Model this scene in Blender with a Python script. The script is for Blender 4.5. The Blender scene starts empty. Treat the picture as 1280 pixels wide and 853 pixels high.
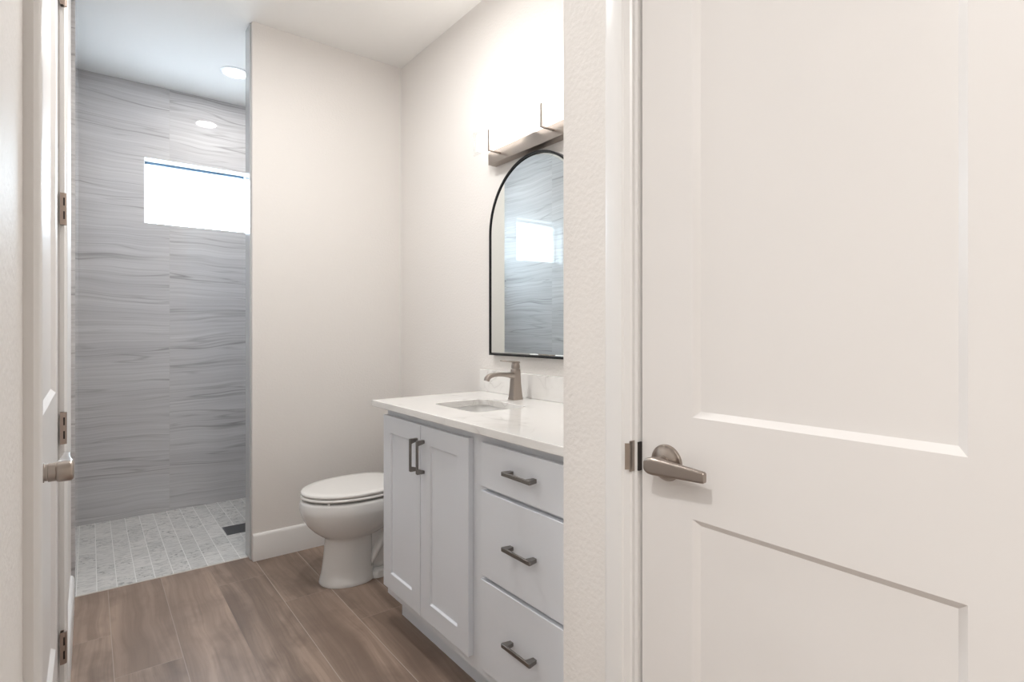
import bpy, bmesh, math, random
from mathutils import Vector, Matrix
random.seed(7)
PI = math.pi
C = bpy.context.scene.collection

# ------------------------------------------------------------------ camera
cam_d = bpy.data.cameras.new('camera')
cam = bpy.data.objects.new('camera', cam_d); C.objects.link(cam)
cam.location = (0.0, 0.0, 1.17)
cam.rotation_euler = (PI/2, 0, -math.radians(37.63))
cam_d.sensor_width = 36; cam_d.sensor_fit = 'HORIZONTAL'
cam_d.lens = 36*685/1280
cam_d.shift_y = -13.5/1280
cam_d.clip_start = 0.01; cam_d.clip_end = 100
bpy.context.scene.camera = cam

# ------------------------------------------------------------------ light
sc = bpy.context.scene
sc.view_settings.view_transform = 'Standard'
sc.view_settings.look = 'None'
sc.view_settings.gamma = 1
sc.view_settings.use_curve_mapping = False
sc.view_settings.exposure = 0.05
SKY = 46.0
BED_W, LAMP_W, BATH_W, DOWN_W, SHADE_E, LENS_E, UP_W = 42, 25, 17, 7, 2.2, 6.0, 1.2

w = bpy.data.worlds.new('sky'); sc.world = w; w.use_nodes = True
wn = w.node_tree; bg = wn.nodes['Background']; bg.inputs[1].default_value = SKY
# overcast sky above, dimmer ground below the horizon
tc = wn.nodes.new('ShaderNodeTexCoord'); sx = wn.nodes.new('ShaderNodeSeparateXYZ'); mr = wn.nodes.new('ShaderNodeMapRange')
mr.inputs['From Min'].default_value = -0.04; mr.inputs['From Max'].default_value = 0.04
mw = wn.nodes.new('ShaderNodeMix'); mw.data_type = 'RGBA'
mw.inputs[6].default_value = (0.28, 0.33, 0.38, 1); mw.inputs[7].default_value = (0.72, 0.87, 1.0, 1)
wn.links.new(tc.outputs['Generated'], sx.inputs[0]); wn.links.new(sx.outputs[2], mr.inputs['Value'])
wn.links.new(mr.outputs[0], mw.inputs[0]); wn.links.new(mw.outputs[2], bg.inputs[0])

def area(name, loc, rot, sx, sy, power, col=(1, 1, 1), shape='RECTANGLE', portal=False):
    d = bpy.data.lights.new(name, 'AREA'); d.shape = shape
    d.size = sx; d.size_y = sy; d.energy = power; d.color = col
    if portal: d.cycles.is_portal = True
    o = bpy.data.objects.new(name, d); C.objects.link(o)
    o.location = loc; o.rotation_euler = rot
    return o
area('bedroom_fill', (-1.5, -1.3, 2.68), (0, 0, 0), 2.2, 2.2, BED_W, (1.0, 0.995, 0.985))  # soft fill panel added under the ceiling to light the bedroom side
area('bedroom_ceiling_light', (-0.85, 0.0, 2.70), (0, 0, 0), 0.20, 0.20, LAMP_W, (1.0, 0.98, 0.95), 'DISK')
area('bathroom_fill', (0.62, 1.9, 2.69), (0, 0, 0), 0.30, 0.30, BATH_W, (1.0, 0.985, 0.97), 'DISK')  # fill disc added to brighten the bathroom; no fitting is built for it
area('shower_downlight', (0.70, 3.66, 2.7295), (0, 0, 0), 0.128, 0.128, DOWN_W, (1.0, 0.97, 0.93), 'DISK')
area('window_portal', (0.577, 4.36, 2.06), (-PI/2, 0, 0), 0.66, 0.46, 1, portal=True)

# ------------------------------------------------------------------ materials
def mat(name, col, rough=0.5, metal=0.0, spec=0.5, bump=None, coat=0.0, emis=None):
    m = bpy.data.materials.new(name); m.use_nodes = True
    nt = m.node_tree; p = nt.nodes['Principled BSDF']
    p.inputs['Base Color'].default_value = (*col, 1)
    p.inputs['Roughness'].default_value = rough
    p.inputs['Metallic'].default_value = metal
    p.inputs['Specular IOR Level'].default_value = spec
    p.inputs['Coat Weight'].default_value = coat
    if emis:
        p.inputs['Emission Color'].default_value = (*emis[0], 1)
        p.inputs['Emission Strength'].default_value = emis[1]
    g = nt.nodes.new('ShaderNodeNewGeometry')
    n = nt.nodes.new('ShaderNodeTexNoise')
    nt.links.new(g.outputs['Position'], n.inputs['Vector'])
    if bump:
        n.inputs['Scale'].default_value = bump[0]; n.inputs['Detail'].default_value = bump[2] if len(bump) > 2 else 3
        b = nt.nodes.new('ShaderNodeBump'); b.inputs['Strength'].default_value = 1.0
        b.inputs['Distance'].default_value = bump[1]
        nt.links.new(n.outputs['Fac'], b.inputs['Height']); nt.links.new(b.outputs['Normal'], p.inputs['Normal'])
    else:
        # very slight unevenness of the gloss
        n.inputs['Scale'].default_value = 6
        r = nt.nodes.new('ShaderNodeMapRange')
        r.inputs['To Min'].default_value = max(0, rough-0.008); r.inputs['To Max'].default_value = rough+0.008
        nt.links.new(n.outputs['Fac'], r.inputs['Value']); nt.links.new(r.outputs['Result'], p.inputs['Roughness'])
    return m

def s2l(r, g, b):
    f = lambda c: (c/255/12.92) if c/255 <= 0.04045 else ((c/255+0.055)/1.055)**2.4
    return (f(r), f(g), f(b))

M = {}
M['wall'] = mat('wall_paint', s2l(233, 229, 225), 0.6, bump=(95, 0.0011, 2), spec=0.3)
M['ceiling'] = mat('ceiling_paint', s2l(238, 236, 233), 0.8, bump=(80, 0.0005, 2), spec=0.2)
M['trim'] = mat('trim_paint', s2l(236, 234, 232), 0.28)
M['door'] = mat('door_paint', s2l(234, 231, 229), 0.33)
M['cab'] = mat('cabinet_paint', s2l(228, 231, 236), 0.35)
M['nickel'] = mat('brushed_nickel', s2l(170, 160, 152), 0.3, 1.0)
M['nickel_dark'] = mat('satin_nickel_pull', s2l(135, 131, 127), 0.38, 1.0)
M['bronze'] = mat('hinge_nickel', s2l(176, 160, 150), 0.4, 0.9)
M['black'] = mat('black_metal', (0.012, 0.012, 0.014), 0.35, 0.3)
M['slot'] = mat('gap_shadow', (0.02, 0.014, 0.012), 0.7)  # near-black colour standing in for the shade inside gaps
M['porcelain'] = mat('porcelain', s2l(232, 231, 229), 0.08, coat=0.4)
M['seat'] = mat('seat_plastic', s2l(236, 234, 231), 0.2)
M['mirror'] = mat('mirror_silver', (0.86, 0.90, 0.89), 0.0, 1.0)
M['mirror'].node_tree.nodes['Principled BSDF'].inputs['Roughness'].default_value = 0
for l in list(M['mirror'].node_tree.links):
    if l.to_socket.name == 'Roughness': M['mirror'].node_tree.links.remove(l)
M['frost'] = mat('frosted_lit_glass', (0.95, 0.93, 0.9), 0.4, emis=((1.0, 0.965, 0.93), SHADE_E))
M['lens'] = mat('lit_lens', (0.95, 0.95, 0.95), 0.4, emis=((1.0, 0.98, 0.95), LENS_E))
M['edge'] = mat('glazed_edge_tile', s2l(188, 190, 191), 0.12)
M['vinyl'] = mat('white_vinyl', s2l(240, 242, 244), 0.35)
M['gasket'] = mat('blue_grey_gasket', s2l(70, 92, 110), 0.6)
M['drain'] = mat('drain_steel', s2l(100, 100, 102), 0.45, 0.2)
M['threshold'] = mat('threshold_strip', s2l(205, 196, 186), 0.5)
M['bedfloor'] = mat('bedroom_carpet', s2l(190, 180, 170), 0.9, bump=(300, 0.003))

def glassmat(name, tint=(1, 1, 1), refl=0.08):
    m = bpy.data.materials.new(name); m.use_nodes = True; nt = m.node_tree
    nt.nodes.remove(nt.nodes['Principled BSDF']); out = nt.nodes['Material Output']
    t = nt.nodes.new('ShaderNodeBsdfTransparent'); t.inputs[0].default_value = (*tint, 1)
    g = nt.nodes.new('ShaderNodeBsdfGlossy'); g.inputs['Roughness'].default_value = 0.02
    lw = nt.nodes.new('ShaderNodeLayerWeight'); lw.inputs['Blend'].default_value = 0.5
    pw = nt.nodes.new('ShaderNodeMath'); pw.operation = 'POWER'; pw.inputs[1].default_value = 5
    nt.links.new(lw.outputs['Facing'], pw.inputs[0])
    f = nt.nodes.new('ShaderNodeMapRange'); f.inputs['To Min'].default_value = 0.04; f.inputs['To Max'].default_value = 0.9
    nt.links.new(pw.outputs[0], f.inputs['Value'])
    mx = nt.nodes.new('ShaderNodeMixShader')
    nt.links.new(f.outputs[0], mx.inputs[0]); nt.links.new(t.outputs[0], mx.inputs[1])
    nt.links.new(g.outputs[0], mx.inputs[2]); nt.links.new(mx.outputs[0], out.inputs[0])
    return m
M['glass'] = glassmat('clear_glass', (0.97, 0.98, 0.98))

# node building shortcuts
class NT:
    def __init__(s, name, rough, spec=0.5):
        s.m = bpy.data.materials.new(name); s.m.use_nodes = True; s.nt = s.m.node_tree
        s.p = s.nt.nodes['Principled BSDF']
        s.p.inputs['Roughness'].default_value = rough; s.p.inputs['Specular IOR Level'].default_value = spec
        g = s.nt.nodes.new('ShaderNodeNewGeometry'); x = s.nt.nodes.new('ShaderNodeSeparateXYZ')
        s.nt.links.new(g.outputs['Position'], x.inputs[0])
        s.pos = g.outputs['Position']; s.x, s.y, s.z = x.outputs
    def set(s, sock, v):
        if hasattr(v, 'is_output'): s.nt.links.new(v, sock)
        else: sock.default_value = v
    def ma(s, op, a, b=0.0, c=0.0):
        n = s.nt.nodes.new('ShaderNodeMath'); n.operation = op
        for i, v in enumerate((a, b, c)): s.set(n.inputs[i], v)
        return n.outputs[0]
    def vec(s, x, y, z):
        n = s.nt.nodes.new('ShaderNodeCombineXYZ')
        for i, v in enumerate((x, y, z)): s.set(n.inputs[i], v)
        return n.outputs[0]
    def noise(s, v, scale=1, detail=3, rough=0.5, dist=0.0):
        n = s.nt.nodes.new('ShaderNodeTexNoise'); s.nt.links.new(v, n.inputs['Vector'])
        n.inputs['Scale'].default_value = scale; n.inputs['Detail'].default_value = detail
        n.inputs['Roughness'].default_value = rough; n.inputs['Distortion'].default_value = dist
        return n.outputs['Fac']
    def white(s, v):
        n = s.nt.nodes.new('ShaderNodeTexWhiteNoise'); n.noise_dimensions = '3D'; s.nt.links.new(v, n.inputs['Vector'])
        return n.outputs['Value']
    def rng(s, v, a, b, c, d):
        n = s.nt.nodes.new('ShaderNodeMapRange'); s.set(n.inputs['Value'], v)
        for k, q in zip(('From Min', 'From Max', 'To Min', 'To Max'), (a, b, c, d)): n.inputs[k].default_value = q
        return n.outputs['Result']
    def mix(s, f, a, b):
        n = s.nt.nodes.new('ShaderNodeMix'); n.data_type = 'RGBA'
        s.set(n.inputs[0], f)
        s.set(n.inputs[6], a if hasattr(a, 'is_output') else (*a, 1)); s.set(n.inputs[7], b if hasattr(b, 'is_output') else (*b, 1))
        return n.outputs[2]
    def bump(s, h, dist):
        b = s.nt.nodes.new('ShaderNodeBump'); b.inputs['Distance'].default_value = dist
        s.nt.links.new(h, b.inputs['Height']); s.nt.links.new(b.outputs[0], s.p.inputs['Normal'])
    def edge(s, v, pitch, off, w):
        """1 on joint lines every pitch (offset off), joint half-width w"""
        q = s.ma('DIVIDE', s.ma('SUBTRACT', v, off), pitch)
        fr = s.ma('SUBTRACT', q, s.ma('FLOOR', q))
        d = s.ma('MINIMUM', fr, s.ma('SUBTRACT', 1.0, fr))
        return s.ma('LESS_THAN', d, w/pitch), s.ma('FLOOR', q)

def wall_tile():
    t = NT('streaked_wall_tile', 0.03, 0.5)
    h = t.ma('ADD', t.x, t.y)               # runs along either wall direction
    # joints: the vertical ones at x = .412 + .61k on the back wall, courses of .305
    jv, cv = t.edge(t.x, 0.61, 0.412, 0.0016)
    jy, cy = t.edge(t.y, 0.61, 3.30, 0.0016)
    jz, cz = t.edge(t.z, 1.22, 0.10, 0.0012)
    seed = t.white(t.vec(cv, cy, 3.0))
    so = t.ma('MULTIPLY', seed, 37.0)
    wav = t.noise(t.vec(t.ma('MULTIPLY', h, 1.6), 0.3, t.ma('ADD', t.ma('MULTIPLY', t.z, 2.0), so)), 1, 2)
    zz = t.ma('ADD', t.z, t.ma('MULTIPLY', wav, 0.10))
    broad = t.noise(t.vec(t.ma('MULTIPLY', h, 0.7), so, t.ma('MULTIPLY', zz, 7.0)), 1, 3)
    fine = t.noise(t.vec(t.ma('MULTIPLY', h, 0.9), so, t.ma('MULTIPLY', zz, 80.0)), 1, 5, 0.65)
    vn = t.noise(t.vec(t.ma('MULTIPLY', h, 0.40), t.ma('ADD', so, 9.0), t.ma('MULTIPLY', zz, 9.0)), 1, 2, 0.45)
    va = t.ma('ABSOLUTE', t.ma('SUBTRACT', vn, 0.5))
    vein = t.rng(va, 0.0, 0.014, 1.0, 0.0)
    vn2 = t.noise(t.vec(t.ma('MULTIPLY', h, 0.8), t.ma('ADD', so, 21.0), t.ma('MULTIPLY', zz, 24.0)), 1, 1, 0.5)
    vein2 = t.rng(t.ma('ABSOLUTE', t.ma('SUBTRACT', vn2, 0.46)), 0.0, 0.022, 0.6, 0.0)
    msk = t.rng(t.noise(t.vec(t.ma('MULTIPLY', h, 1.3), t.ma('ADD', so, 4.0), t.ma('MULTIPLY', t.z, 9.0)), 1, 2), 0.36, 0.62, 0.1, 1.0)
    v = t.ma('MULTIPLY', t.ma('MAXIMUM', vein, vein2), msk)
    c = t.mix(t.rng(broad, 0.3, 0.7, 0, 1), s2l(200, 198, 199), s2l(213, 211, 211))
    c = t.mix(t.rng(fine, 0.38, 0.68, 0, 0.45), c, s2l(162, 159, 158))
    c = t.mix(t.ma('MULTIPLY', v, 0.6), c, s2l(118, 114, 113))
    j = t.ma('MAXIMUM', t.ma('MAXIMUM', t.ma('MULTIPLY', jv, t.ma('GREATER_THAN', t.y, 4.17)), t.ma('MULTIPLY', jy, t.ma('LESS_THAN', t.y, 4.15))), t.ma('MULTIPLY', jz, 0.0))
    c = t.mix(t.ma('MULTIPLY', j, 0.7), c, s2l(196, 193, 190))
    t.nt.links.new(c, t.p.inputs['Base Color'])
    return t.m
M['tile'] = wall_tile()

def shower_floor_mat():
    t = NT('marble_mosaic', 0.3)
    jx, cx = t.edge(t.x, 0.0735, 0.0265, 0.0016)
    yo = t.ma('ADD', t.y, t.ma('MULTIPLY', t.ma('MODULO', t.ma('ADD', cx, 20.0), 2.0), 0.0735))
    jy, cy = t.edge(yo, 0.147, 0.03, 0.0011)
    cell = t.white(t.vec(cx, cy, 1.0)); cell2 = t.white(t.vec(cx, cy, 5.0))
    off = t.ma('MULTIPLY', cell2, 50)
    st = t.noise(t.vec(t.ma('ADD', t.ma('MULTIPLY', t.x, 22), off), t.ma('MULTIPLY', t.y, 75), off), 1, 4, 0.6, 0.4)
    fl = t.noise(t.vec(t.ma('ADD', t.ma('MULTIPLY', t.x, 45), off), t.ma('MULTIPLY', t.y, 60), off), 1, 3, 0.6, 0.8)
    c = t.mix(cell, s2l(208, 206, 202), s2l(226, 223, 219))
    c = t.mix(t.rng(st, 0.46, 0.68, 0, 0.6), c, s2l(158, 156, 153))
    c = t.mix(t.ma('MULTIPLY', t.rng(fl, 0.55, 0.68, 0, 0.85), t.rng(cell2, 0.1, 0.7, 0.15, 1.0)), c, s2l(112, 110, 108))
    j = t.ma('MAXIMUM', jx, t.ma('MULTIPLY', jy, 0.6))
    c = t.mix(j, c, s2l(242, 240, 237))
    t.nt.links.new(c, t.p.inputs['Base Color'])
    t.bump(t.ma('SUBTRACT', 1.0, j), 0.0006)
    return t.m
M['mosaic'] = shower_floor_mat()

def plank_mat():
    t = NT('wood_look_plank_tile', 0.38, 0.4)
    jx, cx = t.edge(t.x, 0.20, 0.066, 0.0014)
    yo = t.ma('ADD', t.y, t.ma('ADD', t.ma('MULTIPLY', cx, -0.865), -2.27))
    jy, cy = t.edge(yo, 1.20, 0.0, 0.0012)
    cell = t.white(t.vec(cx, cy, 2.0)); off = t.ma('MULTIPLY', cell, 60)
    warp = t.noise(t.vec(t.ma('ADD', t.ma('MULTIPLY', t.x, 5), off), t.ma('MULTIPLY', t.y, 1.6), 0), 1, 2)
    xw = t.ma('ADD', t.x, t.ma('MULTIPLY', warp, 0.10))
    grain = t.noise(t.vec(t.ma('MULTIPLY', xw, 60), t.ma('MULTIPLY', t.y, 1.8), off), 1, 5, 0.6)
    bands = t.noise(t.vec(t.ma('ADD', t.ma('MULTIPLY', xw, 11), off), t.ma('MULTIPLY', t.y, 0.9), off), 1, 3)
    blot = t.noise(t.vec(t.ma('ADD', t.ma('MULTIPLY', t.x, 9), off), t.ma('MULTIPLY', t.y, 5), off), 1, 3, 0.6)
    c = t.mix(t.rng(bands, 0.35, 0.65, 0, 1), s2l(124, 106, 94), s2l(169, 147, 131))
    c = t.mix(t.rng(blot, 0.48, 0.72, 0, 0.7), c, s2l(112, 95, 85))
    c = t.mix(t.rng(grain, 0.42, 0.70, 0, 0.6), c, s2l(106, 89, 79))
    c = t.mix(t.ma('MULTIPLY', t.ma('SUBTRACT', cell, 0.3), 0.22), c, s2l(185, 158, 140))
    near = t.ma('ROUND', t.ma('DIVIDE', t.ma('SUBTRACT', t.x, 0.066), 0.20))
    weak = t.rng(t.white(t.vec(near, 3.0, 7.0)), 0.0, 1.0, 0.35, 0.9)
    weak = t.ma('SUBTRACT', weak, t.ma('MULTIPLY', t.ma('COMPARE', near, 2.0, 0.1), 0.6))
    j = t.ma('MAXIMUM', t.ma('MULTIPLY', jx, t.ma('MAXIMUM', weak, 0.08)), t.ma('MULTIPLY', jy, 0.3))
    c = t.mix(j, c, s2l(196, 182, 170))
    t.nt.links.new(c, t.p.inputs['Base Color'])
    t.bump(t.ma('SUBTRACT', grain, t.ma('MULTIPLY', j, 2.0)), 0.0005)
    return t.m
M['plank'] = plank_mat()

def quartz_mat():
    t = NT('white_quartz', 0.09)
    wp = t.noise(t.pos, 3.0, 3)
    q = t.vec(t.ma('ADD', t.x, t.ma('MULTIPLY', wp, 0.5)), t.ma('MULTIPLY', t.y, 0.8), t.z)
    n1 = t.noise(q, 3.2, 3, 0.55, 0.6)
    v = t.rng(t.ma('ABSOLUTE', t.ma('SUBTRACT', n1, 0.5)), 0.0, 0.012, 1.0, 0.0)
    soft = t.rng(t.ma('ABSOLUTE', t.ma('SUBTRACT', n1, 0.5)), 0.0, 0.06, 0.35, 0.0)
    msk = t.rng(t.noise(t.pos, 5.0, 2), 0.46, 0.62, 0.0, 1.0)
    c = t.mix(t.ma('MULTIPLY', t.ma('MAXIMUM', v, soft), t.ma('MULTIPLY', msk, 0.48)), s2l(240, 238, 235), s2l(176, 171, 166))
    t.nt.links.new(c, t.p.inputs['Base Color'])
    return t.m
M['quartz'] = quartz_mat()

# ------------------------------------------------------------------ mesh helpers
def link(name, bm, m, parent=None, smooth=35, bevel=0.0, seg=2, loc=None):
    bmesh.ops.recalc_face_normals(bm, faces=bm.faces)
    me = bpy.data.meshes.new(name); bm.to_mesh(me); bm.free()
    me.materials.append(m)
    if smooth:
        me.polygons.foreach_set('use_smooth', [True]*len(me.polygons))
        me.set_sharp_from_angle(angle=math.radians(smooth))
    o = bpy.data.objects.new(name, me); C.objects.link(o)
    if parent: o.parent = parent
    if loc: o.location = loc
    if bevel:
        b = o.modifiers.new('bevel', 'BEVEL'); b.width = bevel; b.segments = seg
        b.limit_method = 'ANGLE'; b.angle_limit = math.radians(40)
        b.harden_normals = False
    return o
def empty(name, loc, rz=0.0):
    o = bpy.data.objects.new(name, None); C.objects.link(o)
    o.location = loc; o.rotation_euler = (0, 0, rz); o.empty_display_size = 0.05
    return o
def tag(o, label=None, cat=None, group=None, kind=None):
    if label: o['label'] = label
    if cat: o['category'] = cat
    if group: o['group'] = group
    if kind: o['kind'] = kind
    return o
def bx(bm, x0, x1, y0, y1, z0, z1):
    v = [bm.verts.new(p) for p in ((x0, y0, z0), (x1, y0, z0), (x1, y1, z0), (x0, y1, z0), (x0, y0, z1), (x1, y0, z1), (x1, y1, z1), (x0, y1, z1))]
    for f in ((0, 3, 2, 1), (4, 5, 6, 7), (0, 1, 5, 4), (1, 2, 6, 5), (2, 3, 7, 6), (3, 0, 4, 7)):
        bm.faces.new([v[i] for i in f])
def boxes(*bs):
    bm = bmesh.new()
    for b in bs: bx(bm, *b)
    return bm
def loft(rings, cap=True, bm=None):
    bm = bm or bmesh.new()
    vr = [[bm.verts.new(p) for p in r] for r in rings]; n = len(rings[0])
    for a, b in zip(vr, vr[1:]):
        for i in range(n):
            bm.faces.new((a[i], a[(i+1) % n], b[(i+1) % n], b[i]))
    if cap: bm.faces.new(list(reversed(vr[0]))); bm.faces.new(vr[-1])
    return bm
def circ(c, r, axis='z', n=32, ry=None):
    ry = ry or r; out = []
    for i in range(n):
        a = 2*PI*i/n; p, q = r*math.cos(a), ry*math.sin(a)
        out.append({'z': (c[0]+p, c[1]+q, c[2]), 'y': (c[0]+p, c[1], c[2]+q), 'x': (c[0], c[1]+p, c[2]+q)}[axis])
    return out
def lathe(profile, c=(0, 0, 0), axis='z', n=32, bm=None):
    """profile: (radius, offset along axis)"""
    rs = []
    for r, h in profile:
        cc = {'z': (c[0], c[1], c[2]+h), 'y': (c[0], c[1]+h, c[2]), 'x': (c[0]+h, c[1], c[2])}[axis]
        rs.append(circ(cc, max(r, 0.0002), axis, n))
    return loft(rs, bm=bm)
def rrect(cx, cy, hx, hy, r, n=6):
    """rounded rectangle points (2D)"""
    out = []
    for sx, sy, a0 in ((1, 1, 0), (-1, 1, PI/2), (-1, -1, PI), (1, -1, 1.5*PI)):
        for k in range(n+1):
            a = a0+PI/2*k/n
            out.append((cx+sx*(hx-r)+r*math.cos(a), cy+sy*(hy-r)+r*math.sin(a)))
    return out
def prism(pts, f0, f1, bm=None):
    """extrude 2D points between two mapping functions"""
    return loft([[f0(*p) for p in pts], [f1(*p) for p in pts]], bm=bm)
def structure(name, bm, m, **k):
    return tag(link(name, bm, m, **k), kind='structure')

# ------------------------------------------------------------------ room shell
XL, XR, XV = -0.064, 0.83, 1.475       # left wall, closet wall, vanity wall
YW, YS, YB = 3.00, 3.12, 4.18          # partition front / back, shower back wall
ZC = 2.735
T = 0.12
# floors
structure('floor', boxes((-0.20, XV, -0.6, 3.065, -0.05, 0)), M['plank'], smooth=0)
structure('floor_shower', boxes((-0.20, XV, 3.075, YB+0.2, -0.05, -0.002)), M['mosaic'], smooth=0)
structure('trim_shower_threshold', boxes((-0.05, 0.655, 3.065, 3.075, -0.05, 0.001)), M['threshold'], smooth=0)
structure('floor_bedroom', boxes((-3.6, -0.20, -3.4, 0.57, -0.05, 0), (-0.20, 0.95, -3.4, -0.6, -0.05, 0)), M['bedfloor'], smooth=0)
structure('ceiling', boxes((-3.72, 1.6, -3.52, YB+0.32, ZC, ZC+0.1)), M['ceiling'], smooth=0)
# left wall with the opening for the tall door
D2A, D2B, DH = 0.965, 1.930, 2.42
structure('wall_left', boxes((XL-T, XL, 0.45, D2A-0.012, 0, ZC), (XL-T, XL, D2B+0.012, 3.07, 0, ZC),
                             (XL-T, XL, D2A-0.012, D2B+0.012, DH+0.012, ZC)), M['wall'], smooth=0)
structure('wall_shower_left', boxes((-0.17, -0.05, 3.07, YB+0.12, -0.002, ZC)), M['tile'], smooth=0)
# closet (right) wall with its door opening, and its return behind the vanity
D1A, D1B = 0.077, 0.677
structure('wall_right', boxes((XR, XR+T, D1B+0.014, 0.89, 0, ZC), (XR, XR+T, -3.4, D1A-0.014, 0, ZC),
                              (XR, XR+T, D1A-0.014, D1B+0.014, DH+0.014, ZC), (XR+T, XV+T, 0.77, 0.89, 0, ZC)), M['wall'], smooth=0)
structure('wall_closet_back', boxes((1.40, 1.50, -0.5, 0.77, 0, ZC), (XR+T, 1.40, -0.5, -0.4, 0, ZC)), M['wall'], smooth=0)
structure('wall_vanity', boxes((XV, XV+T, 0.89, YS, 0, ZC)), M['wall'], smooth=0)
structure('wall_partition', boxes((0.657, XV, YW, YS-0.01, 0, ZC), (0.653, 0.657, YW, 3.02, 0, ZC)), M['wall'], smooth=0)
structure('trim_partition_end', boxes((0.645, 0.657, 3.02, YS, 0, ZC)), M['edge'], bevel=0.003, smooth=0)
structure('wall_shower_partition', boxes((0.657, XV, YS-0.01, YS, 0, ZC)), M['tile'], smooth=0)
structure('wall_shower_right', boxes((XV, XV+T, YS, YB+0.12, -0.002, ZC)), M['tile'], smooth=0)
# shower back wall around the window
WX0, WX1, WZ0, WZ1 = 0.274, 0.882, 1.851, 2.272
structure('wall_back', boxes((-0.05, WX0, YB, YB+0.14, -0.002, ZC), (WX1, XV, YB, YB+0.14, -0.002, ZC),
                             (WX0, WX1, YB, YB+0.14, -0.002, WZ0), (WX0, WX1, YB, YB+0.14, WZ1, ZC)), M['tile'], smooth=0)
# bedroom beyond the camera
structure('wall_bedroom_front', boxes((-3.6, XL-T, 0.45, 0.57, 0, ZC)), M['wall'], smooth=0)
structure('wall_bedroom_left', boxes((-3.72, -3.6, -3.4, 0.57, 0, ZC)), M['wall'], smooth=0)
structure('wall_bedroom_rear', boxes((-3.72, XR+T, -3.52, -3.4, 0, ZC)), M['wall'], smooth=0)
structure('wall_room_beyond', boxes((XL-T-0.9, XL-T-0.85, 0.57, 3.2, 0, ZC), (XL-T-0.85, XL-T, 3.0, 3.07, 0, ZC)), M['wall'], smooth=0)

# window
win = tag(empty('window_1', ((WX0+WX1)/2, YB+0.10, WZ0)), kind='structure')
hw, hh = (WX1-WX0)/2, WZ1-WZ0
fr = 0.022
link('window_frame', boxes((-hw, hw, 0, .045, hh-fr, hh), (-hw, hw, 0, .045, 0, fr), (-hw, -hw+fr, 0, .045, fr, hh-fr), (hw-fr, hw, 0, .045, fr, hh-fr)), M['vinyl'], win, bevel=0.002)
link('window_lining', boxes((-hw, hw, -.098, 0, hh-.004, hh), (-hw, -hw+.004, -.098, 0, 0, hh-.004), (hw-.004, hw, -.098, 0, 0, hh-.004), (-hw+.004, hw-.004, -.098, 0, 0, .004)), M['vinyl'], win, smooth=0)
link('window_gasket', boxes((-hw+.006, hw-.012, -.010, -.001, hh-.019, hh-.0055)), M['gasket'], win, smooth=0)
link('window_pane', boxes((-hw+fr, hw-fr, .020, .026, fr, hh-fr)), M['glass'], win, smooth=0)

# ------------------------------------------------------------------ trim
def baseboard_profile():
    return [(0, 0), (0.014, 0), (0.014, 0.120), (0.011, 0.130), (0.007, 0.134), (0.004, 0.136), (0, 0.136)]
def baseboard(name, a, b, nx, ny):
    """a, b: ends on the wall face; (nx, ny): outward direction"""
    pts = baseboard_profile()
    bm = loft([[(a[0]+nx*d, a[1]+ny*d, z+0.0003) for d, z in pts], [(b[0]+nx*d, b[1]+ny*d, z+0.0003) for d, z in pts]])
    return structure(name, bm, M['trim'])
baseboard('baseboard_back', (0.654, YW), (XV, YW), 0, -1)
baseboard('baseboard_left', (XL, D2B+0.085), (XL, 2.96), 1, 0)
baseboard('baseboard_vanity', (XV, 2.13), (XV, YW-0.014), -1, 0)
baseboard('baseboard_right', (XR, 0.755), (XR, 0.889), -1, 0)
baseboard('baseboard_near', (XL, 0.45), (XL, 0.878), 1, 0)

def casing(name, X, sgn, y0, y1, ztop, w):
    """door casing on a wall plane X facing sgn, around the opening y0..y1"""
    th = 0.016
    pts = [(0, 0), (0, th*0.55), (0.004, th*0.72), (w*0.25, th*0.8), (w*0.30, th), (w-0.010, th), (w-0.004, th*0.85), (w, th*0.6), (w, 0)]
    bm = bmesh.new()
    # inner edge at index 0 (next to the opening)
    for y, d in ((y0, -1), (y1, 1)):
        P = [(X+sgn*q, y+d*p) for p, q in pts]
        bot = [(px, py, 0.0005) for px, py in P]
        top = [(px, py, ztop + (py-y)*d) for px, py in P]
        loft([bot, top], bm=bm)
    A = [(X+sgn*q, y0-p, ztop+p) for p, q in pts]; B = [(X+sgn*q, y1+p, ztop+p) for p, q in pts]
    loft([A, B], bm=bm)
    return structure(name, bm, M['trim'], smooth=25)
casing('trim_closet_door_casing', XR, -1, D1A-0.008, D1B+0.012, DH+0.008, 0.068)
casing('trim_left_door_casing', XL, 1, D2A-0.008, D2B+0.010, DH+0.008, 0.068)
def jamb(name, xa, xb, y0, y1, ztop, stopx, stopw):
    """door lining inside the wall opening plus a door stop behind the slab"""
    return structure(name, boxes((xa, xb, y0-0.0135, y0-0.004, 0.0005, ztop+0.011), (xa, xb, y1+0.004, y1+0.0115, 0.0005, ztop+0.011), (xa, xb, y0-0.004, y1+0.004, ztop+0.003, ztop+0.011),
                                 (stopx, stopx+stopw, y0-0.004, y0+0.012, 0.0005, ztop+0.003), (stopx, stopx+stopw, y1-0.012, y1+0.004, 0.0005, ztop+0.003)), M['trim'], smooth=0)
jamb('trim_closet_door_jamb', XR-0.003, XR+T, D1A, D1B, DH, XR+0.046, 0.03)
jamb('trim_left_door_jamb', XL-T, XL+0.001, D2A, D2B, DH, XL-0.076, 0.03)

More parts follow.
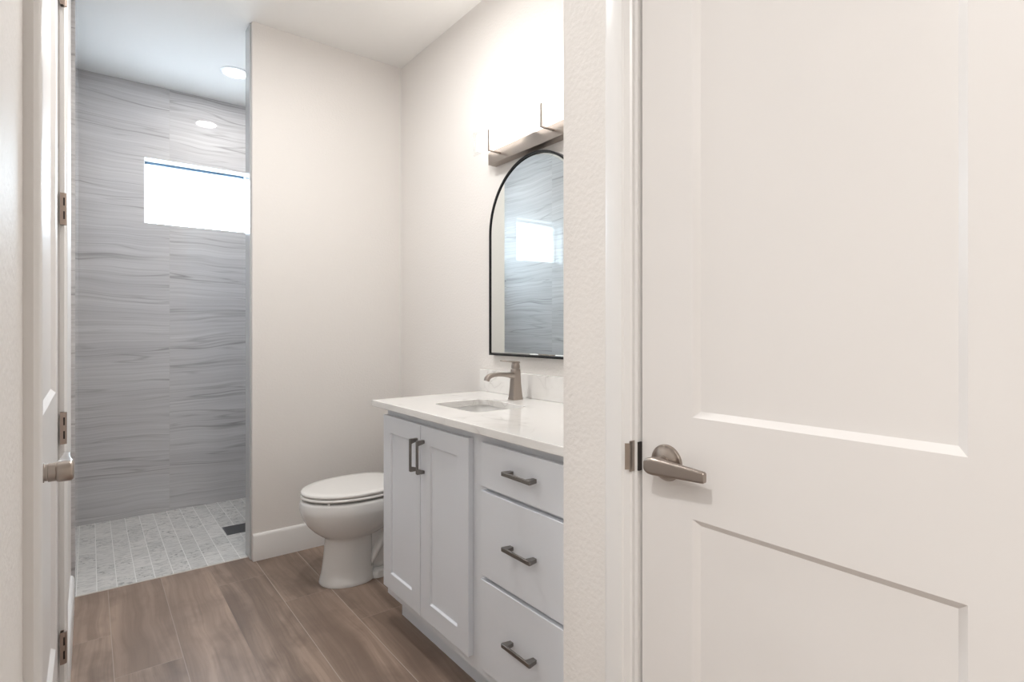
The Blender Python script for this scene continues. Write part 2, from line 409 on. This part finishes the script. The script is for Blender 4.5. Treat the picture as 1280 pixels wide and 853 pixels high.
# ------------------------------------------------------------------ doors
def door_slab(w, z0, z1, stile, panels, t=0.035, depth=0.009, bev=0.011):
    """two-panel slab, front at y=0 facing -y; local x from latch edge to hinge edge"""
    bm = bmesh.new()
    xs = [0, stile, w-stile, w]; zs = sorted({z0, z1, *[q for p in panels for q in p]})
    for side, y, dy in (('f', 0.0, depth), ('b', t, -depth)):
        V = {(i, j): bm.verts.new((x, y, z)) for i, x in enumerate(xs) for j, z in enumerate(zs)}
        for i in range(3):
            for j in range(len(zs)-1):
                q = [V[i, j], V[i+1, j], V[i+1, j+1], V[i, j+1]]
                if i == 1 and (zs[j], zs[j+1]) in panels:
                    xa, xb, za, zb = xs[1], xs[2], zs[j], zs[j+1]
                    # small step, slope, flat panel
                    def ring(ins, d): return [bm.verts.new(p) for p in ((xa+ins, y+d, za+ins), (xb-ins, y+d, za+ins), (xb-ins, y+d, zb-ins), (xa+ins, y+d, zb-ins))]
                    r1 = ring(bev, dy)
                    for a, b in ((q, r1),):
                        for k in range(4): bm.faces.new((a[k], a[(k+1) % 4], b[(k+1) % 4], b[k]))
                    bm.faces.new(r1)
                else:
                    bm.faces.new(q)
        if side == 'f': F = V
    nz = len(zs)-1
    B = V
    for j in range(nz):
        bm.faces.new((F[0, j], F[0, j+1], B[0, j+1], B[0, j])); bm.faces.new((F[3, j], B[3, j], B[3, j+1], F[3, j+1]))
    for i in range(3):
        bm.faces.new((F[i, 0], B[i, 0], B[i+1, 0], F[i+1, 0])); bm.faces.new((F[i, nz], F[i+1, nz], B[i+1, nz], B[i, nz]))
    return bm
def lever_set(parent, x, z, y0=0.0):
    """round rose, neck and straight lever pointing to +x, on the face y=y0"""
    rose = link('rose', lathe([(0.0330, 0), (0.0330, -0.003), (0.0312, -0.0048), (0.0300, -0.0046), (0.024, -0.0085), (0.017, -0.0115), (0.0145, -0.0125)], (x, y0, z), 'y', 48), M['nickel'], parent, smooth=50)
    link('neck', lathe([(0.0140, -0.012), (0.0140, -0.0165), (0.0120, -0.017), (0.0120, -0.0205), (0.0135, -0.021), (0.0135, -0.038)], (x, y0, z), 'y', 32), M['nickel'], rose)
    secs = []
    for dx, hz, hy in ((-0.0155, 0.004, 0.0075), (-0.0147, 0.0085, 0.0095), (-0.012, 0.012, 0.0105), (-0.006, 0.0145, 0.011), (0.003, 0.0152, 0.011), (0.018, 0.0145, 0.010),
                       (0.040, 0.0128, 0.0075), (0.070, 0.0112, 0.006), (0.096, 0.0098, 0.0054), (0.1015, 0.0092, 0.0052), (0.1035, 0.0080, 0.0045)):
        cy = y0-0.0395
        secs.append([(x+dx, cy+hy*p, z+hz*q) for p, q in rrect(0, 0, 1, 1, 0.45, 4)])
    link('lever', loft(secs), M['nickel'], rose, smooth=50)
    return rose

door1 = tag(empty('door_1', (XR+0.006, D1B, 0), -PI/2), kind='structure')
link('door_panel', door_slab(0.600, 0.012, DH, 0.110, [(0.36, 0.839), (1.017, DH-0.115)]), M['door'], door1, smooth=0)
r = lever_set(door1, 0.0565, 0.928)
r.name = 'door_handle'
link('latch_plate', boxes((-0.0012, 0, 0.006, 0.030, 0.905, 0.960)), M['nickel'], door1, smooth=0)
for z in (0.30, 0.90, 1.50, 2.10):
    link('hinge', lathe([(0.0065, 0), (0.0065, 0.088)], (0.602, -0.006, z), 'z', 16), M['bronze'], door1)
# strike plate on the jamb: lip curling towards the room
sp = tag(link('strike_plate', boxes((0, 0.0012, 0, 0.026, 0, 0.058)), M['nickel'], loc=(0, 0, 0)), 'satin nickel strike plate on the casing beside the closed white door', 'strike plate')
sp.data.clear_geometry()
bm = boxes((-0.0015, 0.020, -0.0012, 0.0, 0.0, 0.058))
loft([[(-0.0015-0.0, -0.0012, z), (-0.0015, 0, z), (-0.0075, 0.0055, z), (-0.0085, 0.0050, z)] for z in (0.004, 0.054)], bm=bm)
bmesh.ops.recalc_face_normals(bm, faces=bm.faces); bm.to_mesh(sp.data); bm.free()
link('latch_shadow', boxes((0.012, 0.022, -0.0116, -0.0085, 0.002, 0.056)), M['slot'], sp, smooth=0)  # solid dark box painted as the shadow beside the latch bolt
sp.location = (XR-0.003-0.013, D1B+0.0118, 0.901)

door2 = tag(empty('door_2', (XL-0.004, D2A, 0), PI/2), kind='structure')
link('door_panel', door_slab(0.962, 0.012, DH, 0.120, [(0.36, 0.839), (1.012, DH-0.115)]), M['door'], door2, smooth=0)
r2 = lever_set(door2, 0.068, 0.965); r2.name = 'door_handle'
for z in (0.262, 0.860, 1.457, 2.055):
    bm = lathe([(0.0074, 0), (0.0074, 0.0865)], (0.965, -0.012, z), 'z', 20)
    bx(bm, 0.9565, 0.974, -0.0125, -0.0045, z, z+0.0865)
    h = link('hinge', bm, M['bronze'], door2)
    link('knuckle_slot_shadow', boxes(*[(0.9545, 0.9575, -0.0150, -0.0115, z+a, z+a+0.021) for a in (0.015, 0.052)]), M['slot'], h, smooth=0)  # solid dark boxes stand in for the shade of the hinge slots

# ------------------------------------------------------------------ vanity cabinet
VY0, VY1 = 0.898, 2.06           # right end, left end
FX, DX = 0.955, 0.935            # face frame plane, door plane
ZT = 0.861
van = tag(empty('vanity_cabinet', (1.20, (VY0+VY1)/2, 0)), 'white shaker vanity cabinet with two doors and three drawers under quartz top', 'cabinet')
def V(o): o.location = (-1.20, -(VY0+VY1)/2, 0); return o      # children written in room coordinates
p = 0.018
V(link('cabinet_body', boxes((1.035, XV-0.001, VY1-p, VY1, 0.0005, 0.11), (FX+p, XV-0.001, VY1-p, VY1, 0.11, ZT-0.0005), (FX+p, XV-0.001, VY0, VY0+p, 0.0005, ZT-0.0005),
                             (FX+p, XV-0.02, VY0+p, VY1-p, 0.11, 0.128), (XV-0.008, XV-0.001, VY0+p, VY1-p, 0.128, ZT-0.0005),
                             (FX+p, XV-0.02, 1.385, 1.403, 0.128, 0.70)), M['cab'], van, smooth=0))
V(link('face_frame', boxes((FX, FX+p, VY1-0.035, VY1, 0.11, ZT-0.0005), (FX, FX+p, 1.365, 1.445, 0.11, ZT-0.0005), (FX, FX+p, VY0, VY0+0.045, 0.11, ZT-0.0005),
                           (FX, FX+p, 1.445, VY1-0.035, 0.11, 0.16), (FX, FX+p, VY0+0.045, 1.365, 0.11, 0.16),
                           (FX, FX+p, 1.445, VY1-0.035, 0.815, ZT-0.0005), (FX, FX+p, VY0+0.045, 1.365, 0.815, ZT-0.0005),
                           (FX, FX+p, VY0+0.045, 1.365, 0.675, 0.715), (FX, FX+p, VY0+0.045, 1.365, 0.415, 0.452)), M['cab'], van, smooth=0))
V(link('toe_kick', boxes((1.018, 1.034, VY0, VY1, 0.0005, 0.1095)), M['cab'], van, smooth=0))
def shaker(y0, y1, z0, z1, st=0.066):
    """shaker front facing -X between y0<y1"""
    bm = bmesh.new(); d = 0.008; X0, X1 = DX, FX-0.0005
    ys = [y0, y0+st, y1-st, y1]; zs = [z0, z0+st, z1-st, z1]
    Vt = {(i, j): bm.verts.new((X0, a, b)) for i, a in enumerate(ys) for j, b in enumerate(zs)}
    for i in range(3):
        for j in range(3):
            q = [Vt[i, j], Vt[i+1, j], Vt[i+1, j+1], Vt[i, j+1]]
            if (i, j) == (1, 1):
                e = 0.0025
                r = [bm.verts.new(c) for c in ((X0+d, ys[1]+e, zs[1]+e), (X0+d, ys[2]-e, zs[1]+e), (X0+d, ys[2]-e, zs[2]-e), (X0+d, ys[1]+e, zs[2]-e))]
                for k in range(4): bm.faces.new((q[k], q[(k+1) % 4], r[(k+1) % 4], r[k]))
                bm.faces.new(r)
            else: bm.faces.new(q)
    bk = {(i, j): bm.verts.new((X1, ys[i], zs[j])) for i in range(4) for j in range(4)}
    for i in range(3):
        for j in range(3): bm.faces.new([bk[i, j], bk[i, j+1], bk[i+1, j+1], bk[i+1, j]])
    for j in range(3):
        for i in (0, 3): bm.faces.new((Vt[i, j], Vt[i, j+1], bk[i, j+1], bk[i, j]))
    for i in range(3):
        for j in (0, 3): bm.faces.new((Vt[i, j], Vt[i+1, j], bk[i+1, j], bk[i, j]))
    return bm
def pull(parent, y, z, vertical, L=0.118, name='pull_handle'):
    """flat bar pull with stout tapering feet; profile in (along, out)"""
    h = L/2; out = 0.030
    pts = [(-h, 0.0), (-h, out-0.0015), (-h+0.0015, out), (h-0.0015, out), (h, out-0.0015), (h, 0.0),
           (h-0.011, 0.0), (h-0.018, out-0.006), (-h+0.018, out-0.006), (-h+0.011, 0.0)]
    if not vertical:
        pts = [(-h+0.006, 0.0), (-h, out-0.004), (-h+0.002, out), (h-0.002, out), (h, out-0.004), (h-0.006, 0.0),
               (h-0.020, 0.0), (h-0.024, out-0.006), (-h+0.024, out-0.006), (-h+0.020, 0.0)]
    wd = 0.0055
    if vertical: f = lambda s: (lambda a, o: (DX-o-0.0002, y+s*wd, z+a))
    else: f = lambda s: (lambda a, o: (DX-o-0.0002, y+a, z+s*wd))
    return link(name, prism(pts, f(-1), f(1)), M['nickel_dark'], parent, bevel=0.0008, smooth=30)
d_l = V(link('cabinet_door', shaker(1.750, 2.058, 0.150, 0.832), M['cab'], van, bevel=0.0012, smooth=0))
pull(d_l, 1.773, 0.723, True)
d_r = V(link('cabinet_door', shaker(1.436, 1.746, 0.150, 0.832), M['cab'], van, bevel=0.0012, smooth=0))
pull(d_r, 1.722, 0.723, True)
for z0, z1, zp in ((0.700, 0.833, 0.771), (0.433, 0.688, 0.561), (0.150, 0.421, 0.294)):
    dr = V(link('drawer', boxes((DX, FX-0.0005, 0.936, 1.368, z0, z1)), M['cab'], van, bevel=0.0020, seg=3, smooth=0))
    pull(dr, 1.163, zp, False, 0.126, 'drawer_pull')

# ------------------------------------------------------------------ countertop, sink, faucet
CX0, CX1, CY0, CY1, CZ0, CZ1 = 0.912, XV-0.001, 0.892, 2.120, 0.861, 0.886
SX, SY, SHX, SHY = 1.172, 1.722, 0.120, 0.152
bm = bmesh.new()
hole = rrect(SX, SY, SHX, SHY, 0.04, 8)
def ring_edges(pts, z):
    vs = [bm.verts.new((a, b, z)) for a, b in pts]
    return vs, [bm.edges.new((vs[i], vs[(i+1) % len(vs)])) for i in range(len(vs))]
o_v, o_e = ring_edges([(CX0, CY0), (CX1, CY0), (CX1, CY1), (CX0, CY1)], CZ1)
h_v, h_e = ring_edges(hole, CZ1)
bmesh.ops.triangle_fill(bm, edges=o_e+h_e, use_beauty=True, use_dissolve=False)
ext = bmesh.ops.extrude_face_region(bm, geom=list(bm.faces))
for v in [g for g in ext['geom'] if isinstance(g, bmesh.types.BMVert)]: v.co.z = CZ0
ct = tag(empty('countertop', (1.2, 1.5, CZ0)), 'white quartz countertop with faint grey veins on the vanity', 'countertop')
o = link('counter_slab', bm, M['quartz'], ct, bevel=0.0018, smooth=30); o.location = (-1.2, -1.5, -CZ0)
o = link('backsplash', boxes((1.455, XV-0.001, CY0, CY1+0.018, CZ1+0.0003, 0.986)), M['quartz'], ct, bevel=0.0015, smooth=0); o.location = (-1.2, -1.5, -CZ0)

# undermount basin: thick-walled, open at the top
def lift(pts, z): return [(a, b, z) for a, b in pts]
outer = [lift(rrect(SX, SY, SHX+0.022, SHY+0.022, 0.05, 6), CZ0-0.0005), lift(rrect(SX, SY, SHX+0.022, SHY+0.022, 0.05, 6), CZ0-0.012),
         lift(rrect(SX, SY, SHX+0.012, SHY+0.012, 0.05, 6), CZ0-0.02), lift(rrect(SX, SY, SHX, SHY, 0.06, 6), CZ0-0.13),
         lift(rrect(SX, SY, SHX-0.05, SHY-0.05, 0.05, 6), CZ0-0.155)]
inner = [lift(rrect(SX, SY, SHX-0.035, SHY-0.040, 0.05, 6), CZ0-0.142), lift(rrect(SX, SY, SHX-0.012, SHY-0.014, 0.045, 6), CZ0-0.125),
         lift(rrect(SX, SY, SHX-0.003, SHY-0.003, 0.042, 6), CZ0-0.09), lift(rrect(SX, SY, SHX+0.004, SHY+0.004, 0.042, 6), CZ0-0.0005)]
sink = tag(empty('sink_basin', (SX, SY, CZ0-0.155)), 'white porcelain undermount sink set into the quartz countertop', 'sink')
rings = [[(a-SX, b-SY, c-CZ0+0.155) for a, b, c in r] for r in outer+inner]
bm = loft(rings, cap=False); vs = list(bm.verts); n = len(rings[0])
bm.verts.ensure_lookup_table()
bm.faces.new([bm.verts[4*n+i] for i in range(n)]) if False else None
L0 = [bm.verts[i] for i in range(n)]; LL = [bm.verts[(len(rings)-1)*n+i] for i in range(n)]
for i in range(n): bm.faces.new((L0[i], LL[i], LL[(i+1) % n], L0[(i+1) % n]))
# the ring 4->5 face strip closes the outside to the inside through the floor; cap the inner floor instead
I5 = [bm.verts[5*n+i] for i in range(n)]; bm.faces.new(I5)
O4 = [bm.verts[4*n+i] for i in range(n)]; bm.faces.new(list(reversed(O4)))
for f in [f for f in bm.faces if len(f.verts) == 4 and {v.index//n for v in f.verts} == {4, 5}]: bm.faces.remove(f)
link('basin', bm, M['porcelain'], sink, smooth=50)
link('sink_drain', lathe([(0.021, 0), (0.022, 0.002), (0.018, 0.003), (0.012, 0.0022), (0.010, 0.004)], (0.0, 0, 0.0135), 'z', 28), M['nickel'], sink)

# faucet: flared square-ish body, low arched spout, flat lever
FXc, FYc, FZ = 1.386, 1.774, CZ1+0.0004
fa = tag(empty('faucet', (FXc, FYc, FZ)), 'brushed nickel single lever faucet standing behind the sink', 'faucet')
def sec(z, hx, hy, r, cx=0.0):
    k = 0.86 if z < .05 else 0.86+0.08*min(1, (z-.05)/.07)
    return [(cx+a, b, z) for a, b in rrect(0, 0, hx*k, hy*k, r*k, 5)]
link('faucet_body', loft([sec(0, .0295, .0265, .010), sec(.004, .0300, .0270, .010), sec(.008, .0285, .0255, .010), sec(.03, .0262, .0232, .010), sec(.06, .0232, .0205, .010),
                          sec(.095, .0205, .0185, .010), sec(.115, .0195, .0178, .011), sec(.1225, .0192, .0176, .012), sec(.124, .018, .0165, .012)]), M['nickel'], fa, smooth=40)
secs = []
path = [(-0.008, .096, .015, .0135), (-0.030, .1005, .0135, .011), (-0.060, .1045, .0125, .0088), (-0.090, .1065, .0120, .0080), (-0.115, .1050, .0120, .0080), (-0.132, .1005, .0120, .0085), (-0.1420, .0925, .0118, .0090), (-0.1455, .0825, .0112, .0086)]
for i, (px, pz, wy, th) in enumerate(path):
    a = path[max(i-1, 0)]; b = path[min(i+1, len(path)-1)]
    d = Vector((b[0]-a[0], b[1]-a[1])).normalized(); nrm = Vector((-d.y, d.x))
    secs.append([(px+nrm.x*th*q, wy*p_, pz+nrm.y*th*q) for p_, q in rrect(0, 0, 1, 1, 0.5, 4)])
link('spout', loft(secs), M['nickel'], fa, smooth=50)
link('handle_hub', loft([sec(.1235, .0150, .0140, .012), sec(.1262, .0150, .0140, .012), sec(.1275, .0175, .0165, .013), sec(.138, .0175, .0165, .013), sec(.148, .0150, .0150, .011), sec(.152, .012, .012, .009)]), M['nickel'], fa, smooth=50)
secs = []
for px, pz, wy, th in ((0.018, .150, .008, .003), (0.012, .1525, .013, .0042), (0.0, .154, .0135, .0045), (-0.02, .1555, .011, .0036), (-0.050, .1582, .0095, .0028), (-0.072, .1603, .009, .0026), (-0.0745, .1605, .007, .0018)):
    secs.append([(px, wy*p_, pz+th*q) for p_, q in rrect(0, 0, 1, 1, 0.6, 4)])
link('faucet_lever', loft(secs), M['nickel'], fa, smooth=50)

# ------------------------------------------------------------------ arched mirror
MYc, MR, MZ0, MZa = 1.745, 0.305, 1.057, 1.602
def arch(inset, n=40):
    r = MR-inset
    pts = [(-r, MZ0+inset), (r, MZ0+inset)]
    for i in range(n+1):
        a = PI*i/n; pts.append((r*math.cos(a), MZa+r*math.sin(a)))
    return pts[:2]+pts[2:]
mir = tag(empty('arched_mirror', (XV, MYc, MZ0)), 'tall arched mirror in a thin black metal frame above the faucet', 'mirror')
def MP(x, pts): return [(x, a, b-MZ0) for a, b in pts]
bm = bmesh.new()
ro = [MP(-0.0005, arch(0)), MP(-0.0275, arch(0)), MP(-0.0285, arch(0.001)), MP(-0.0285, arch(0.0065)), MP(-0.0275, arch(0.0075)), MP(-0.0005, arch(0.0075))]
loft(ro, cap=False, bm=bm); n = len(ro[0]); bm.verts.ensure_lookup_table()
for i in range(n):
    a, b = bm.verts[i], bm.verts[(i+1) % n]; c, d = bm.verts[5*n+(i+1) % n], bm.verts[5*n+i]
    bm.faces.new((a, d, c, b))
link('mirror_frame', bm, M['black'], mir, smooth=40)
gl = loft([MP(-0.018, arch(0.008)), MP(-0.022, arch(0.008)), MP(-0.0245, arch(0.016))], cap=True)
link('mirror_glass', gl, M['mirror'], mir, smooth=0)

# ------------------------------------------------------------------ vanity light
LY0, LY1 = 1.462, 2.032
vl = tag(empty('vanity_light', (XV, (LY0+LY1)/2, 1.915)), 'brushed nickel bath light bar with square glass shades above the mirror', 'wall light')
def LC(o): o.location = (-XV, -(LY0+LY1)/2, -1.915); return o
LC(link('backplate', boxes((1.430, XV-0.0005, LY0, LY1, 1.917, 1.975)), M['nickel'], vl, bevel=0.002, smooth=0))
for yc in (1.942, 1.592):
    LC(link('arm', boxes((1.372, 1.430, yc-0.0045, yc+0.0045, 1.947, 1.953), (1.3660, 1.372, yc-0.0045, yc+0.0045, 1.947, 2.040)), M['nickel'], vl, bevel=0.0008, smooth=0))
    y0, y1 = yc-0.128, yc+0.128
    # clear outer sleeve
    sl = LC(link('shade', boxes((1.373, 1.377, y0, y1, 1.954, 2.062), (1.449, 1.453, y0, y1, 1.976, 2.062), (1.377, 1.449, y0, y0+0.004, 1.976, 2.062), (1.377, 1.449, y1-0.004, y1, 1.976, 2.062)), M['glass'], vl, smooth=0))
    area('shade_uplight', (1.413, yc, 2.058), (PI, 0, 0), 0.05, 0.20, UP_W, (1.0, 0.96, 0.92))
    link('bulb_diffuser', boxes((1.384, 1.443, y0+0.012, y1-0.012, 1.977, 2.054)), M['frost'], sl, bevel=0.004)

# ------------------------------------------------------------------ toilet
TX, TY = 1.10, 2.53
to = tag(empty('toilet', (TX, TY, 0)), 'white elongated toilet with its lid closed beside the vanity', 'toilet')
def egg(xf, xb, hwid, z, xw=None, n=56, pw=2.0, pb=2.6):
    xw = xw if xw is not None else xf+(xb-xf)*0.52
    out = []
    for i in range(n):
        a = 2*PI*i/n; c, s = math.cos(a), math.sin(a)
        e = pw if c < 0 else pb
        rx = (xw-xf) if c < 0 else (xb-xw)
        x = xw + rx*math.copysign(abs(c)**(2/e), c); y = hwid*math.copysign(abs(s)**(2/e), s)
        out.append((x-TX, y, z))
    return out
link('bowl', loft([egg(.838, 1.086, .112, .0005), egg(.836, 1.088, .114, .008), egg(.840, 1.086, .111, .018), egg(.848, 1.082, .106, .05), egg(.856, 1.078, .101, .11), egg(.862, 1.076, .098, .17), egg(.864, 1.076, .097, .203),
                   egg(.862, 1.080, .100, .211), egg(.838, 1.120, .122, .226), egg(.812, 1.16, .143, .247), egg(.786, 1.20, .162, .275), egg(.766, 1.23, .176, .306), egg(.757, 1.240, .182, .328),
                   egg(.753, 1.245, .185, .342), egg(.751, 1.25, .186, .352), egg(.752, 1.25, .185, .385), egg(.757, 1.248, .181, .3955), egg(.765, 1.24, .172, .3985)]), M['porcelain'], to, smooth=60)
link('seat', loft([egg(.764, 1.215, .174, .4065), egg(.756, 1.22, .181, .4080), egg(.754, 1.22, .183, .4115), egg(.756, 1.22, .181, .4180), egg(.764, 1.215, .174, .4200)]), M['seat'], to, smooth=60)
link('lid', loft([egg(.766, 1.215, .172, .4215), egg(.758, 1.225, .179, .4235), egg(.756, 1.225, .181, .4300), egg(.758, 1.225, .179, .4355), egg(.766, 1.22, .172, .4385), egg(.80, 1.19, .145, .4395), egg(.90, 1.10, .05, .4400)]), M['seat'], to, smooth=60)
for xx, yy in ((.835, .128), (.835, -.128), (1.10, .15), (1.10, -.15)):
    link('seat_bumper', lathe([(.006, 0), (.006, .0080)], (xx-TX, yy, .3983), 'z', 12), M['seat'], to)
# trapway behind the pedestal with its snaking channel, and the foot
def sec_x(x, hy, z0, z1, r): return [(x-TX, a, b) for a, b in rrect(0, (z0+z1)/2, hy, (z1-z0)/2, r, 5)]
link('trapway', loft([sec_x(1.03, .060, .012, .30, .05), sec_x(1.09, .066, .012, .31, .055), sec_x(1.13, .070, .012, .33, .06), sec_x(1.18, .078, .012, .34, .06), sec_x(1.26, .085, .012, .36, .06), sec_x(1.36, .085, .012, .37, .06), sec_x(1.40, .080, .012, .37, .06)]), M['porcelain'], to, smooth=60)
link('foot', loft([[(a-TX, b, z) for a, b in rrect(1.235, 0, .195-d, .100-d, .05, 6)] for z, d in ((.0005, 0), (.026, .001), (.033, .006), (.036, .014))]), M['porcelain'], to, smooth=60)
secs = []
for k in range(15):
    t_ = k/14; x = 1.05+0.22*t_; z = 0.115+0.085*math.sin(t_*PI*1.25-0.4)
    secs.append(circ((x-TX, -.064, z), 0.030, 'x', 20, 0.034))
link('trapway_channel', loft(secs), M['porcelain'], to, smooth=60)
for yy in (-.084, .084):
    link('bolt_cap', lathe([(.013, 0), (.013, .006), (.010, .013), (.004, .016)], (1.17-TX, yy, .0345), 'z', 20), M['seat'], to)
link('tank_deck', loft([[(a-TX, b, z) for a, b in rrect(1.335, 0, .115-d, .125-d, .05, 6)] for z, d in ((.330, .02), (.345, .004), (.375, 0), (.388, .002), (.3905, .006))]), M['porcelain'], to, smooth=60)
link('tank', loft([[(a-TX, b, z) for a, b in rrect(1.368-s*.25, 0, .088+s*.4, .195+s, .03, 6)] for z, s in ((.391, -.006), (.40, 0), (.56, .004), (.705, .008))]), M['porcelain'], to, smooth=50)
link('tank_lid', loft([[(a-TX, b, z) for a, b in rrect(1.366, 0, .100-d, .210-d, .032, 6)] for z, d in ((.7055, .004), (.709, 0), (.728, 0), (.735, .004), (.737, .010))]), M['porcelain'], to, smooth=50)
fl = link('flush_lever', lathe([(.012, 0), (.012, -.008), (.006, -.009), (.006, -.018)], (1.2752-TX, -.13, .65), 'x', 20), M['nickel'], to)
link('lever_arm', boxes((1.252-TX, 1.260-TX, -.136, -.06, .643, .655)), M['nickel'], fl, bevel=0.002)

# ------------------------------------------------------------------ shower drain
dr = tag(empty('shower_drain', (0.697, 3.545, -0.002)), 'dark steel square drain grate in the mosaic shower floor', 'drain')
bm = boxes((-.075, .075, -.075, -.067, .0003, .003), (-.075, .075, .067, .075, .0003, .003), (-.075, -.067, -.067, .067, .0003, .003), (.067, .075, -.067, .067, .0003, .003))
link('drain_frame', bm, M['drain'], dr, smooth=0)
link('drain_grate', boxes(*[(-.066, .066, -.064+k*.0118, -.064+k*.0118+.0085, .0005, .0028) for k in range(11)]), M['drain'], dr, smooth=0)

# ------------------------------------------------------------------ recessed ceiling lights
def can(x, y, label, r=0.082):
    e = tag(empty('recessed_light', (x, y, ZC)), label, 'ceiling light')
    bm = bmesh.new()
    prof = [(r, -.0003), (r, -.003), (r-.004, -.006), (r-.014, -.0065), (r-.016, -.004), (r-.016, -.0003)]
    loft([circ((0, 0, h), rr, 'z', 48) for rr, h in prof], cap=False, bm=bm)
    link('trim_ring', bm, M['vinyl'], e, smooth=40)
    link('lens', lathe([(r-.0165, -.0005), (r-.0165, -.0045)], (0, 0, 0), 'z', 48), M['lens'], e)
    return e
can(0.70, 3.66, 'round recessed ceiling light over the tiled shower')
